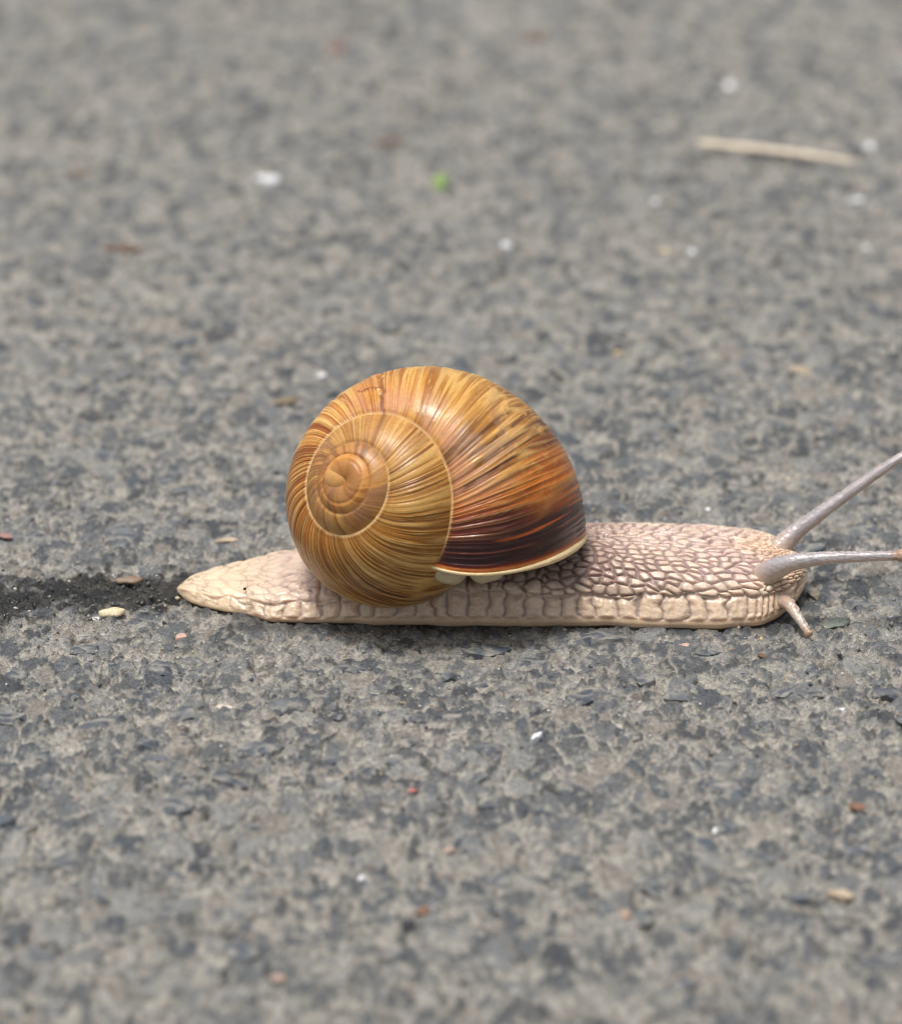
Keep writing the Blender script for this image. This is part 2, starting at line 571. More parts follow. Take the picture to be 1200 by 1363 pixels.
def sh_rot():
    ex, ey, ez = SHP[8:11]
    cx, sx, cy, sy, cz, sz = np.cos(ex), np.sin(ex), np.cos(ey), np.sin(ey), np.cos(ez), np.sin(ez)
    return np.array([[1, 0, 0], [0, cx, -sx], [0, sx, cx]]) @ np.array([[cy, 0, sy], [0, 1, 0], [-sy, 0, cy]]) @ np.array([[cz, -sz, 0], [sz, cz, 0], [0, 0, 1]])

def sh_world(t, rho, z):
    P = np.stack([rho * np.cos(t), -rho * np.sin(t), z], -1) @ sh_rot().T
    u, v, w_ = P[..., 0] + SHP[11], P[..., 1] + SHP[12], P[..., 2] + SH_W0
    return np.stack([u, v * SP - w_ * CP, TZ + v * CP + w_ * SP], -1)

def sh_suture(t):
    ph = np.radians(np.linspace(20, 200, 91))
    T, F = np.meshgrid(t, ph, indexing='ij')
    rho, z = sh_prof(T, F)
    R, Z, a, b, tl = sh_section(T - 2 * np.pi)
    dx, dz = rho - R, z - Z
    u = dx * np.cos(tl) + dz * np.sin(tl); v = -dx * np.sin(tl) + dz * np.cos(tl)
    g = (u / a) ** 2 + (v / b) ** 2 - 1
    out = np.full(len(t), np.pi * .55)
    for i in range(len(t)):
        ins = np.where(g[i] < 0)[0]
        if len(ins) and ins[0] > 0:
            j = ins[0]; f = g[i, j - 1] / (g[i, j - 1] - g[i, j]); out[i] = ph[j - 1] + f * (ph[j] - ph[j - 1])
    return out

def sh_slant(ph):
    return SHP[13] * (ph - 1.5) + SHP[14] * (ph - 1.5) ** 2

def build_shell():
    T = [0.0]
    while T[-1] > -22.6:
        s = float(sh_section(np.array(T[-1]))[2])
        T.append(T[-1] - max(1.25 / (s + 95 * s / 180 + 3), .004))
        if T[-1] < -7.5: T[-1] -= .004
    T = np.array(T[::-1])
    NP = 156
    q = np.linspace(0, 1, NP) ** 1.0
    tt = np.linspace(-31, .8, 700); sut = sh_suture(tt)
    # steady the suture angle inside the tiny nucleus
    pass
    ps = np.interp(T, tt, sut)
    for _ in range(4):
        ps = np.interp(T + sh_slant(ps), tt, sut)
    p_end = np.radians(-100)
    ps_c = ps + 2.3 * (1 - sst(-18.8, -16.0, T))
    ds0 = 0
    PHI = ps_c[:, None] + .05 + (p_end - ps_c[:, None] - .05) * q[None, :]
    TT = T[:, None] + sh_slant(PHI) * np.ones_like(PHI)
    TT = np.maximum(TT, -31)
    R, Z, a, b, tl = sh_section(TT)
    # arc distance from the suture and along growth, in u
    size = a
    ds = (ps[:, None] - PHI) * (a + b) * .5
    # growth coordinate: integrated arc, shared along a growth line
    sT = np.interp(T, T, sh_section(T)[2])
    G = np.concatenate([[0], np.cumsum(np.diff(T) * (sT[1:] * 1.25 + 2))])
    G = (G - G[-1])[:, None] * np.ones_like(PHI)        # 0 at the lip, negative inward
    turn = T[:, None] * np.ones_like(PHI) / (2 * np.pi)   # 0 at lip
    A = ds
    wob = 7 * (fbm(G / 70, A / 190, 5, 2) - .5) * 2 + 1.0 * (vn(G / 14, A / 34, 15) - .5)
    Gw = G + wob
    r1 = vn(Gw / 6.0, A / 260, 1); r2 = vn(Gw / 3.2, A / 90, 2); r3 = vn(Gw / 13, A / 200, 3)
    def crestf(per, along, sd_, sharp):
        return np.clip(1 - np.abs(2 * vn(Gw / per, A / along, sd_) - 1) * sharp, 0, 1)
    k1 = crestf(5.6, 300, 1, 2.0); k2_ = crestf(3.3, 160, 2, 1.8); k3 = crestf(11, 260, 3, 3.2)
    rib = np.maximum(np.maximum(k1, .75 * k2_), k3)
    rstr = .40 + .60 * sst(.32, .62, fbm(G / 90, A / 60, 44, 2)) + .0
    early = sst(-1.35, -1.0, turn)             # smoother spire whorls
    fade = sst(0, 5, ds)
    disp = (2.0 * rstr * (.24 + .76 * early)) * (rib - .4 + .5 * (r3 - .5)) * sst(8, 60, size)
    disp += -2.6 * (1 - sst(0, 8, ds)) * (1 - early)
    
    disp += .8 * (vn(G / 40, A / 25, 9) - .5) * early
    # old healed break near the top of the last whorl
    brk_t = -.360 + .012 * (fbm(A / 14, A * 0, 77, 2) - .5)
    before = (turn < brk_t)
    scar = np.exp(-((turn - brk_t) / .0035) ** 2) * early
    disp += -2.0 * scar + 1.2 * sst(-.03, 0, turn - brk_t) * (turn < brk_t)
    pt = (np.abs(A - 46 - 6 * vn(G / 8, G * 0, 6)) < 2.2) & (turn < brk_t) & (turn > brk_t - .042)
    disp += 1.8 * pt
    roughp = (turn < brk_t) & (turn > brk_t - .045) & (A > 46)
    disp += roughp * 2.0 * (fbm(G / 9, A / 9, 12, 3) - .5)
    # flaked periostracum on the front upper shoulder
    fl = sst(.58, .66, fbm(G / 12, A / 16, 31, 3)) * np.exp(-((turn + .16) / .06) ** 2) * np.exp(-((A - 150) / 55) ** 2)
    disp += fl * 1.2
    rho, z = sh_prof(TT, PHI, disp * fade + (-.8) * (1 - fade))
    P = sh_world(TT, rho, z)
    # ---- colour
    C = lambda *x: lin(*x)
    gold, dgold = C(196, 142, 66), C(140, 88, 34)
    olive, dolive = C(168, 118, 48), C(104, 66, 24)
    cream = C(238, 205, 150)
    pink = C(205, 146, 112)
    tan_ = C(184, 132, 82); dtan = C(132, 92, 62)
    n_big = fbm(Gw / 46, A / 170, 51, 3); n_mid = vn(Gw / 7.5, A / 210, 52); n_fine = vn(Gw / 3.4, A / 110, 53)
    streak = np.clip(.45 * n_mid + .35 * n_fine + .35 * n_big, 0, 1)
    def ramp(x, stops):
        x = np.asarray(x); out = np.zeros(x.shape + (3,))
        ks = [s[0] for s in stops]; cs = np.array([s[1] for s in stops])
        for ch in range(3): out[..., ch] = np.interp(x, ks, cs[:, ch])
        return out
    light = ramp(turn, [(-6, C(228, 176, 112)), (-3.6, C(228, 176, 110)), (-3.35, C(220, 158, 84)), (-3.1, C(210, 152, 86)), (-2.4, C(196, 144, 86)), (-1.9, C(188, 136, 68)), (-1.5, C(196, 146, 86)), (-1.2, C(196, 146, 82)), (-1.0, C(166, 116, 46)), (-.85, C(154, 100, 32)), (-.65, C(176, 112, 40)), (-.5, C(206, 144, 76)), (-.36, C(210, 150, 74)), (-.28, C(206, 150, 62)), (-.2, C(200, 148, 74)), (-.14, C(194, 138, 68)), (-.08, C(196, 122, 52)), (-.045, C(130, 56, 28)), (0, C(90, 34, 22))])
    dark = ramp(turn, [(-6, C(214, 156, 90)), (-3.6, C(214, 156, 88)), (-3.35, C(200, 134, 58)), (-3.1, C(180, 122, 58)), (-2.4, C(164, 112, 60)), (-1.9, C(150, 100, 46)), (-1.5, C(154, 106, 56)), (-1.2, C(146, 98, 46)), (-1.0, C(118, 76, 26)), (-.85, C(104, 60, 16)), (-.65, C(120, 64, 20)), (-.5, C(158, 92, 42)), (-.36, C(180, 116, 54)), (-.28, C(168, 112, 42)), (-.2, C(130, 84, 38)), (-.14, C(104, 62, 34)), (-.08, C(92, 44, 28)), (-.045, C(70, 28, 26)), (0, C(46, 20, 22))])
    col = mixc(dark, light, sst(.33, .68, streak))
    # band of hot orange on the outer part, dark purple brown towards the lip
    orange = C(222, 124, 18)
    ob = np.exp(-((turn + .083 + .03 * (n_mid - .5)) / .030) ** 2) * sst(80, 165, A) * early
    col = mixc(col, orange, ob * .95 * (.45 + .55 * n_fine))
    ob2 = np.exp(-((turn + .135 + .03 * (n_mid - .5)) / .022) ** 2) * sst(110, 170, A) * early
    col = mixc(col, C(120, 62, 28), ob2 * .6)
    red = C(196, 92, 44)
    rb = np.exp(-((turn + .085) / .04) ** 2) * (1 - sst(30, 110, A)) * early
    col = mixc(col, red, rb * .5 * (.45 + .55 * n_mid))
    purp = C(56, 22, 26)
    pb = sst(-.072, -.038, turn + .06 * (n_mid - .5) + .05 * (n_big - .5)) * early
    col = mixc(col, purp, pb * .96 * sst(.05, .5, 1 - n_fine * .6 + .2 * (n_big - .5)))
    lat = sst(-.04, -.03, turn)
    col = mixc(col, C(204, 104, 36), sst(.60, .80, n_fine) * pb * .8 * (1 - .6 * lat) * (.5 + .5 * sst(40, 120, A)))
    col = mixc(col, C(150, 96, 96), sst(.70, .9, n_mid) * pb * .35 * (1 - sst(60, 120, A)))
    # pale raised ribs
    crest = sst(.45, .90, rib) * (.35 + .65 * rstr)
    band = ramp(turn, [(-6, [0.] * 3), (-2.6, [.05] * 3), (-2.0, [.25] * 3), (-1.3, [.5] * 3), (-1.0, [.62] * 3), (-.8, [.85] * 3), (-.5, [.85] * 3), (-.3, [.7] * 3), (-.14, [.5] * 3), (-.07, [.28] * 3), (-.045, [.04] * 3), (0, [.0] * 3)])[..., 0]
    col = mixc(col, C(246, 208, 136), crest * band)
    # worn pinkish shoulder beside the suture
    pk = (1 - sst(14, 85, A)) * sst(-.50, -.38, turn) * (1 - sst(-.13, -.07, turn)) * sst(.35, .6, fbm(Gw / 30, A / 30, 66, 3))
    col = mixc(col, pink, pk * .55)
    grey = np.exp(-((turn + .155) / .055) ** 2) * np.exp(-((A - 78) / 45) ** 2) * sst(.4, .6, fbm(Gw / 24, A / 40, 67, 3))
    col = mixc(col, C(168, 138, 116), grey * .6)
    # crease shade painted along the spire sutures, then purple-brown worn streaks
    crease_shade = (1 - sst(1.5, 6, ds)) * (1 - early)
    col = mixc(col, C(112, 72, 44), crease_shade * .4)
    sp = sst(.50, .68, fbm(Gw / 20, A / 60, 69, 3)) * (1 - early) * sst(-3.4, -2.6, turn)
    col = mixc(col, C(142, 104, 84), sp * .55)
    # suture: chalky thread where the whorl joins the older one
    sw = ramp(turn, [(-6, [1.5] * 3), (-2.6, [1.8] * 3), (-1.6, [2.2] * 3), (-1, [3.0] * 3), (0, [2.2] * 3)])[..., 0]
    thr = (1 - sst(sw, sw * 2.0, ds + 1.2 * (vn(G / 7, G * 0, 3) - .5))) * (.72 + .28 * vn(G / 16, G * 0, 37)) * ramp(turn, [(-6, [0.] * 3), (-1.6, [.1] * 3), (-1.3, [.25] * 3), (-1.12, [.9] * 3), (-.1, [.9] * 3), (0, [.5] * 3)])[..., 0]
    col = mixc(col, C(236, 202, 150), thr)
    under = sst(sw * 1.9, sw * 2.6, ds) * (1 - sst(sw * 2.6, sw * 4.5, ds)) * early
    col = mixc(col, C(132, 78, 40), under * .35)
    # scar colours
    col = mixc(col, C(120, 72, 40), scar * .8)
    col = mixc(col, C(208, 146, 92), roughp * .5)
    col = mixc(col, C(140, 84, 42), pt * .8)
    col = mixc(col, C(226, 178, 108), fl * .7)
    # paler orange edge just behind the lip
    edge = sst(-.0125, -.0075, turn); col = mixc(col, C(150, 54, 24), edge * .8)
    edge = sst(-.0085, -.004, turn); col = mixc(col, C(226, 146, 72), edge * .95)
    col = (col ** 1.12) * .98
    worn = np.clip(pk + grey + .5 * (1 - early) + thr, 0, 1)
    n = len(T)
    F = grid_faces(n, NP)
    me = mesh_arrays('shell', P.reshape(-1, 3), F, col.reshape(-1, 3), {'worn': worn.reshape(-1)})
    print('shell', n, NP, n * NP)
    return link('shell', me, M_SHELL, snail)

shell = build_shell()

# the rounded first coil that closes the top of the spire
_R, _Z, _a, _b2, _tl = [float(q_) for q_ in sh_section(np.array(-22.5))]
_th, _ph = np.meshgrid(np.linspace(0, np.pi, 40), np.linspace(0, 2 * np.pi, 56, endpoint=False), indexing='ij')
_lx, _ly, _lz = np.sin(_th) * np.cos(_ph), np.sin(_th) * np.sin(_ph), np.cos(_th)
_rho = _R + _a * _lx * np.cos(_tl) - _b2 * _lz * np.sin(_tl)
_zz = _Z + _a * _lx * np.sin(_tl) + _b2 * _lz * np.cos(_tl)
_P = np.stack([_rho, _ly * _a, _zz], -1)                      # local frame of the tube's end
_c0, _s0 = np.cos(-22.5), np.sin(-22.5)
_Q = np.stack([_P[..., 0] * _c0 + _P[..., 1] * _s0, -_P[..., 0] * _s0 + _P[..., 1] * _c0, _P[..., 2]], -1) @ sh_rot().T
_u, _v, _w = _Q[..., 0] + SHP[11], _Q[..., 1] + SHP[12], _Q[..., 2] + SH_W0
_W3 = np.stack([_u, _v * SP - _w * CP, TZ + _v * CP + _w * SP], -1).reshape(-1, 3)
link('apex', mesh_arrays('apex', _W3, grid_faces(40, 56, True)), m_plain('shell_apex', tuple(lin(220, 166, 100) * .9), .3, 9, .15, .6, sss=.2), shell)

# lip curve of the mouth in world space
def lip_curve(n=90, t0=0.0, inset=0.0, p0=1.62, p1=-1.75):
    ph = np.linspace(p0, p1, n)
    t = t0 + sh_slant(ph)
    rho, z = sh_prof(t, ph, -inset)
    return sh_world(t, rho, z), ph

M_LIP = m_plain('shell_lip', tuple(lin(232, 206, 160)), .35, 10, .10, .5, sss=.3)
M_INNER = m_plain('shell_lining', tuple(lin(214, 190, 160)), .3, 20, .1, .3)
L, ph = lip_curve()
r_lip = 1.7 + 3.6 * np.exp(-((ph - .15) / .55) ** 2) + .6 * np.exp(-((ph - 1.3) / .4) ** 2)
V, F = tube(L + np.array([0, 0, -.6]), r_lip, 14, 1.0, rough=.08)
link('lip', mesh_arrays('lip', V, F), M_LIP, shell)
tg = np.linspace(-.9, 0, 60); pg = np.linspace(1.55, -1.7, 70)
TG, PG = np.meshgrid(tg, pg, indexing='ij'); TG = TG + sh_slant(PG)
rho, z = sh_prof(TG, PG, -3.2)
link('inner_wall', mesh_arrays('inner_wall', sh_world(TG, rho, z).reshape(-1, 3), grid_faces(60, 70)[:, ::-1]), M_INNER, shell)

# mantle: the fleshy collar swelling under the near part of the lip
L2, ph2 = lip_curve(80, -.02, 16, 1.72, .2)
bul = 2 + 14 * np.exp(-((ph2 - 1.42) / .20) ** 4) + 12.5 * np.exp(-((ph2 - .98) / .16) ** 4) + 4 * np.exp(-((ph2 - 1.2) / .4) ** 2)
V, F = tube(L2 + np.array([0, 14, -1.5]) - np.stack([0 * bul, 0 * bul, bul * .45], -1), bul, 20, .95, rough=.06)
M_MANT = m_skin('mantle_skin', False, tuple(lin(204, 190, 156)), bd=.4)
link('mantle', mesh_arrays('mantle', V, F), M_MANT, snail)

# ---- body
def build_body():
    px = np.array([232, 236, 245, 260, 280, 300, 330, 365, 400, 430, 500, 600, 700, 800, 880, 950, 1010, 1040, 1060, 1075])
    wd = np.array([10, 16, 27, 40, 54, 64, 78, 98, 101, 102, 109, 114, 114, 114, 122, 124, 115, 104, 90, 78])
    hp = np.array([12, 15, 17, 20, 23, 26, 30, 35, 41, 50, 66, 74, 82, 83, 80, 75, 69, 65, 62, 58])
    step = 1.25
    xs = np.arange(-368, 476, step)
    W = np.interp(xs + 600, px, wd); H = np.interp(xs + 600, px, hp)
    W = W * (1 + .022 * (vn(xs / 30, xs * 0, 7) - .5) + .012 * (vn(xs / 11, xs * 0, 8) - .5))
    k = np.ones(9) / 9
    W = np.convolve(np.pad(W, 4, 'edge'), k, 'valid'); k = np.ones(25) / 25; H = np.convolve(np.pad(H, 12, 'edge'), k, 'valid')
    prof = np.array([(.90, -5), (.985, 2), (1.0, 8), (.985, 15), (.955, 21), (.915, 30), (.865, 41)])
    m = 150
    # half profile: skirt (from table) then quarter of a superellipse up to the ridge
    rows_y, rows_z = [], []
    NA = 340
    for w_, h_ in zip(W, H):
        f = min(1.0, h_ / 72) ** .8
        sk = prof.copy(); sk[:, 1] *= f
        th = np.linspace(0, math.pi / 2, 26)[1:]
        y1, z1 = sk[-1]
        ys = y1 * np.cos(th) ** .95
        zs = z1 + (h_ - z1) * np.sin(th) ** 1.0
        yy = np.concatenate([sk[:, 0], ys]) * w_; zz = np.concatenate([sk[:, 1], zs])
        yy = np.concatenate([-yy, yy[::-1][1:]]); zz = np.concatenate([zz, zz[::-1][1:]])
        rows_y.append(yy); rows_z.append(zz)
    Yc = np.array(rows_y); Zc = np.array(rows_z)
    # resample each row by arc length measured on a fixed, near-side-dense scheme
    cum = np.concatenate([np.zeros((len(xs), 1)), np.cumsum(np.hypot(np.diff(Yc, axis=1), np.diff(Zc, axis=1)), 1)], 1)
    u = np.linspace(0, 1, NA); u = u * .72 + .28 * u ** 2.2
    Y = np.empty((len(xs), NA)); Z = np.empty_like(Y); A = np.empty_like(Y)
    for i in range(len(xs)):
        s = u * cum[i, -1]
        Y[i] = np.interp(s, cum[i], Yc[i]); Z[i] = np.interp(s, cum[i], Zc[i]); A[i] = s
    X = xs[:, None] * np.ones_like(Y)
    kk = np.ones(5) / 5
    for arr in (Y, Z):
        for i in range(len(xs)):
            arr[i, 2:-2] = np.convolve(arr[i], kk, 'valid')
    # rounded ends: shrink the section towards its core
    dh = np.clip((X - 392) / 84, 0, 1); sh = np.sqrt(np.maximum(1 - dh ** 2.2, 0)) ** .95
    dt = np.clip((-344 - X) / 24, 0, 1); st_ = np.sqrt(np.maximum(1 - dt ** 2, 0))
    Y = Y * sh * st_
    Z = 31 + (Z - 31) * sh
    Z = 6 + (Z - 6) * st_
    lift = sst(385, 470, X) * 4
    Z = Z + lift
    # normals from finite differences
    P = np.stack([X, Y, Z], -1)
    dX = np.gradient(P, axis=0); dA = np.gradient(P, axis=1)
    N = np.cross(dA, dX); N /= np.linalg.norm(N, axis=-1, keepdims=True) + 1e-9
    if N[len(xs) // 2, NA // 2, 2] < 0: N = -N
    tot = cum[:, -1][:, None]
    Ae = np.minimum(A, tot - A)             # distance up from either foot edge
    side = (A > tot / 2).astype(float)
    sk_f = (np.minimum(1.0, H / 72) ** .8)[:, None]
    RIM, FR = 25 * sk_f, 54 * sk_f
    RIM = RIM + 2.5 * (vn(X / 30, side * 9, 4) - .5)
    FRl = FR + 13 * (vn(X / 21, side * 5, 14) - .5)
    # skin tubercles
    head = sst(150, 330, X); tail = 1 - sst(-260, -60, X); face = sst(385, 440, X)
    up = Ae - FR
    ux = X + .55 * up * (.3 + .7 * head) + 9 * (fbm(X / 50, A / 50, 6, 2) - .5)
    ua = up + 8 * (fbm(X / 45, A / 45, 16, 2) - .5)
    top = sst(70, 125, up)
    def cells(lx, la, seed, jit=.75):
        return voro(ux / lx, ua / la + side * 40, seed, jit)
    cA = cells(18.5, 11.5, 3); cB = cells(30, 22, 23); cC = cells(9, 7.5, 43); cT = cells(27, 11, 63)
    def mixf(a, b, t): return a * (1 - t) + b * t
    sel_head = sst(170, 215, X + 20 * (vn(X / 30, A / 30, 2) - .5))
    sel_face = sst(395, 425, X + 14 * (vn(X / 20, A / 20, 3) - .5))
    e = [c[1] - c[0] for c in (cA, cB, cC, cT)]
    d1 = [c[0] for c in (cA, cB, cC, cT)]
    t_sel = (top > .5).astype(float)
    midE = np.where(t_sel > 0, e[3], e[0]); midD = np.where(t_sel > 0, d1[3], d1[0])
    E_ = np.where(sel_face > .5, e[2], np.where(sel_head > -.5, midE, e[1]))
    D_ = np.where(sel_face > .5, d1[2], midD)
    E_ = np.where(X < 120, e[1], E_); D_ = np.where(X < 120, d1[1], D_)
    cid = np.where(X < 120, cB[2], cA[2])
    groove = 1 - sst(.02, np.where(t_sel > 0, .26, .20), E_)
    dome = sst(0, .62, E_) ** .8
    # fringe: a single row of blocks above the smooth rim
    per = 24 + 2 * head - 4 * face
    fx = X / per + .2 * vn(X / 70, side * 3, 81) + .34 * (vn(Ae / 11, X / 18, 82) - .5)
    fi = np.floor(fx); ff = fx - fi
    off = (_h(fi, fi * 0, 5) - .5) * .45; off2 = (_h(fi + 1, fi * 0, 5) - .5) * .45
    dl = ff - off * .5; dr = 1 + off2 * .5 - ff
    fe = np.minimum(np.abs(dl), np.abs(dr)) * per
    fe = fe + 1.6 * (fbm(X / 5, Ae / 5, 83, 2) - .5)
    fg = 1 - sst(.3, 2.6, fe)
    in_fr = sst(RIM - 2.5, RIM + 2.5, Ae) * (1 - sst(FRl - 1.5, FRl + 1.5, Ae))
    topline = np.exp(-((Ae - FRl) / 2.3) ** 2)
    fcell = fg * in_fr
    scale_z = sst(FRl, FRl + 3, Ae)
    # scales lose relief on the tail, and on the flank under the shell
    rel = (.42 + .58 * sst(-60, 60, X)) * (1 - .25 * sst(-40, 20, X) * (1 - sst(60, 140, X)))
    rel = rel * (1 - .75 * (1 - sst(-350, -290, X)))
    D = scale_z * rel * (2.5 * sst(0, .42, E_) + .8 * dome - 1.2 * groove)
    # vertical folds under the shell
    uf = sst(-230, -150, X) * (1 - sst(90, 150, X)) * scale_z
    D = D + uf * (-3.4 * fg * (1 - sst(50, 90, up)) + 2.2 * (sst(0, 8, fe) - .5) * (1 - sst(50, 90, up)))
    blk = sst(0, 9, fe) * sst(0, 8, FRl - Ae)
    D = D + in_fr * (2.7 * blk - 1.8 * fg) * (.15 + .85 * sst(-330, -180, X))
    D = D - 1.2 * topline * (.3 + .7 * rel)
    D = D + .9 * (fbm(X / 6, A / 6, 91, 3) - .5) * (scale_z + in_fr) * 1.6
    D = D + in_fr * 1.3 * (ridge(X / 6.5, Ae / 11, 95) - .6)
    D = D + 1.8 * (vn(X / 34, Ae / 30, 97) - .5) * (1 - scale_z)
    D = D * st_ * (.25 + .75 * sh)
    P = P + N * D[..., None]
    # ---- colour
    C = lin
    cream, peach = C(226, 204, 178), C(224, 190, 148)
    mauve, pinkc, brown = C(188, 166, 162), C(214, 186, 168), C(116, 90, 84)
    col = mixc(np.broadcast_to(C(226, 204, 184), X.shape + (3,)).copy(), np.broadcast_to(mauve, X.shape + (3,)), scale_z * sst(0, 40, up) * (.55 + .5 * fbm(X / 90, A / 60, 101, 2)) * (1 - .75 * tail))
    col = mixc(col, np.broadcast_to(C(242, 218, 186), X.shape + (3,)), tail * .8 * (1 - sst(-310, -210, X)))
    col = mixc(col, np.broadcast_to(C(222, 184, 140), X.shape + (3,)), sst(330, 440, X) * sst(60, 120, up) * .7)
    col = mixc(col, np.broadcast_to(C(196, 150, 108), X.shape + (3,)), face * .45)
    mv = sst(110, 160, X) * (1 - sst(250, 350, X)) * np.exp(-((up - 38) / 38) ** 2)
    col = mixc(col, np.broadcast_to(C(140, 116, 112), X.shape + (3,)), mv * .7)
    # tubercle tops paler, grooves pigmented
    col = mixc(col, np.broadcast_to(C(246, 228, 206), X.shape + (3,)), scale_z * rel * sst(.35, .9, dome) * .7 * (.55 + .45 * sst(.3, .7, cid)))
    gcol = np.broadcast_to(brown, X.shape + (3,))
    gd = scale_z * groove * (.32 + .42 * sst(60, 200, X)) * (.5 + .5 * sst(.3, .7, vn(X / 26, A / 26, 113)))
    col = mixc(col, gcol, gd)
    col = mixc(col, gcol, (fcell * .55 + topline * .16) * (.4 + .6 * sst(-330, -200, X)))
    rimz = 1 - sst(RIM - 3, RIM + 3, Ae)
    col = mixc(col, np.broadcast_to(C(228, 198, 160), X.shape + (3,)), rimz * .7)
    hair = sst(.86, .95, ridge(X / 11, A / 11, 111)) * sst(.4, .6, vn(X / 30, A / 30, 112))
    col = mixc(col, gcol, hair * (.28 + .25 * tail) * (1 - rimz))
    col = mixc(col, gcol, uf * fg * (1 - sst(50, 90, up)) * .5)
    # shade of the shell on the flank, painted into the skin colour
    flank_shade = sst(-150, -60, X) * (1 - sst(170, 250, X)) * sst(4, 22, up)
    col = mixc(col, np.broadcast_to(C(118, 92, 80), X.shape + (3,)), flank_shade * .55)
    col = mixc(col, np.broadcast_to(C(240, 216, 184), X.shape + (3,)), in_fr * blk * .45)
    col = np.minimum(col * np.array([.97, .955, .95]), .9)
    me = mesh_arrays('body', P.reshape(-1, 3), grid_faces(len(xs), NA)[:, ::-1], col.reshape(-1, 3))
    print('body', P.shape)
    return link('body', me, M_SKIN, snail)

body = build_body()

# ---- tentacles
def tentacle(pts, radii, n, seed, col_a, col_b, tipcol, knob, eye=True):
    path = resample(pts, n); t = np.linspace(0, 1, n)
    r = np.interp(t, np.linspace(0, 1, len(radii)), radii)
    k = 7; ker = np.ones(k) / k; r = np.convolve(np.pad(r, 3, 'edge'), ker, 'valid')
    # rounded knob at the end
    seg = np.linalg.norm(np.diff(path, axis=0), axis=1); s = np.concatenate([[0], np.cumsum(seg)]); d = s[-1] - s
    kb = knob
    r = np.where(d < 2 * kb, np.maximum(r * sst(0, kb * .8, d), np.sqrt(np.maximum(kb ** 2 - (d - kb) ** 2, 0))), r)
    r = np.maximum(r, .05)
    nn = 40
    V, F = tube(path, r, nn)
    # warty skin
    ang = np.tile(np.arange(nn), n) / nn * 2 * np.pi; ss = np.repeat(s, nn); rr = np.repeat(r, nn)
    f1, f2, cid, _, _ = voro(ss / 7.5 + ang * .35, ang * nn / 22, seed, .8)
    P0 = np.repeat(path, nn, 0); Nn = V - P0; Nn /= np.linalg.norm(Nn, axis=1)[:, None] + 1e-9
    f1b = voro(ss / 7.5 + ang * .35, ang * 2.2, seed, .8)
    dsp = 1.9 * (1 - np.clip(f1b[0] / .6, 0, 1) ** 2) - .3
    dsp *= np.clip(rr / 6, 0, 1) * sst(1, 2.2, ang) * (1 - sst(4, 5.3, ang)) + .25
    V = V + Nn * (dsp * (rr > 2))[:, None]
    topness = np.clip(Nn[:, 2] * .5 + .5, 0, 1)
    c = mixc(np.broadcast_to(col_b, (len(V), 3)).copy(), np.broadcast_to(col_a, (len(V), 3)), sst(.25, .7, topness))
    c = c * (1 - .32 * sst(.05, .0, f1b[1] - f1b[0]))[:, None]
    base = 1 - sst(32, 84, ss)
    c = mixc(c, np.broadcast_to(lin(216, 190, 170), c.shape), base * (1 - topness * .1))
    c = mixc(c, np.broadcast_to(tipcol, c.shape), 1 - sst(kb * 1.6, kb * 3.4, np.repeat(d, nn)))
    o = link('tentacle', mesh_arrays('tentacle', V, F, c * .85), M_SKIN, snail)
    if eye:
        m = bpy.data.meshes.new('eye'); b_ = bmesh.new()
        bmesh.ops.create_uvsphere(b_, u_segments=16, v_segments=10, radius=kb * .42 * S)
        e = path[-1] - (path[-1] - path[-6]) / (np.linalg.norm(path[-1] - path[-6]) + 1e-9) * kb * .45 + np.array([0, 0, kb * .35])
        bmesh.ops.translate(b_, verts=b_.verts, vec=Vector(e * S)); b_.to_mesh(m); b_.free()
        link('eye', m, M_EYE, o)
    return o

M_EYE = m_plain('eye_black', (.02, .018, .02), .15, 6, .2, .1)
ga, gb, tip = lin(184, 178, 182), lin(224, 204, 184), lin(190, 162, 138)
# far upper tentacle runs out of the frame up to the right
tentacle([at_y(1006, 762, 8), at_y(1034, 733, 16), at_y(1062, 706, 27), at_y(1122, 662, 41), at_y(1196, 611, 58), at_y(1262, 577, 72)],
         [11, 15.5, 10.5, 7.4, 5.8, 5.2], 200, 3, ga, gb, tip, 9.5)
# near upper tentacle points straight ahead
tentacle([at_y(1000, 782, -38), at_y(1018, 766, -72), at_y(1046, 751, -90), at_y(1090, 744, -97), at_y(1150, 741, -104), at_y(1208, 740, -110)],
         [12, 16.5, 11.5, 8.0, 6.2, 5.2], 180, 5, ga, gb, tip, 8.2)
# short lower tentacles feel the ground
tentacle([at_y(1026, 794, -60), at_y(1047, 803, -98), at_y(1062, 823, -125), at_y(1078, 847, -150)],
         [15, 8.5, 5.6, 4.0], 90, 7, lin(206, 194, 180), lin(214, 198, 178), tip, 5.2, False)
tentacle([(428, 40, 32), (445, 55, 28), (462, 82, 18), (470, 112, 8)], [14, 9, 6.5, 4.8], 90, 9, lin(172, 158, 150), lin(190, 168, 146), tip, 5.2, False)

# ------------------------------------------------------------------ single loose things on the asphalt
_mats = {}
def colmat(name, rgb, rough=.5, sss=0, trans=0, var=.2):
    if name not in _mats: _mats[name] = m_plain(name, tuple(lin(*rgb)), rough, 7, var, 1.2, sss, trans)
    return _mats[name]

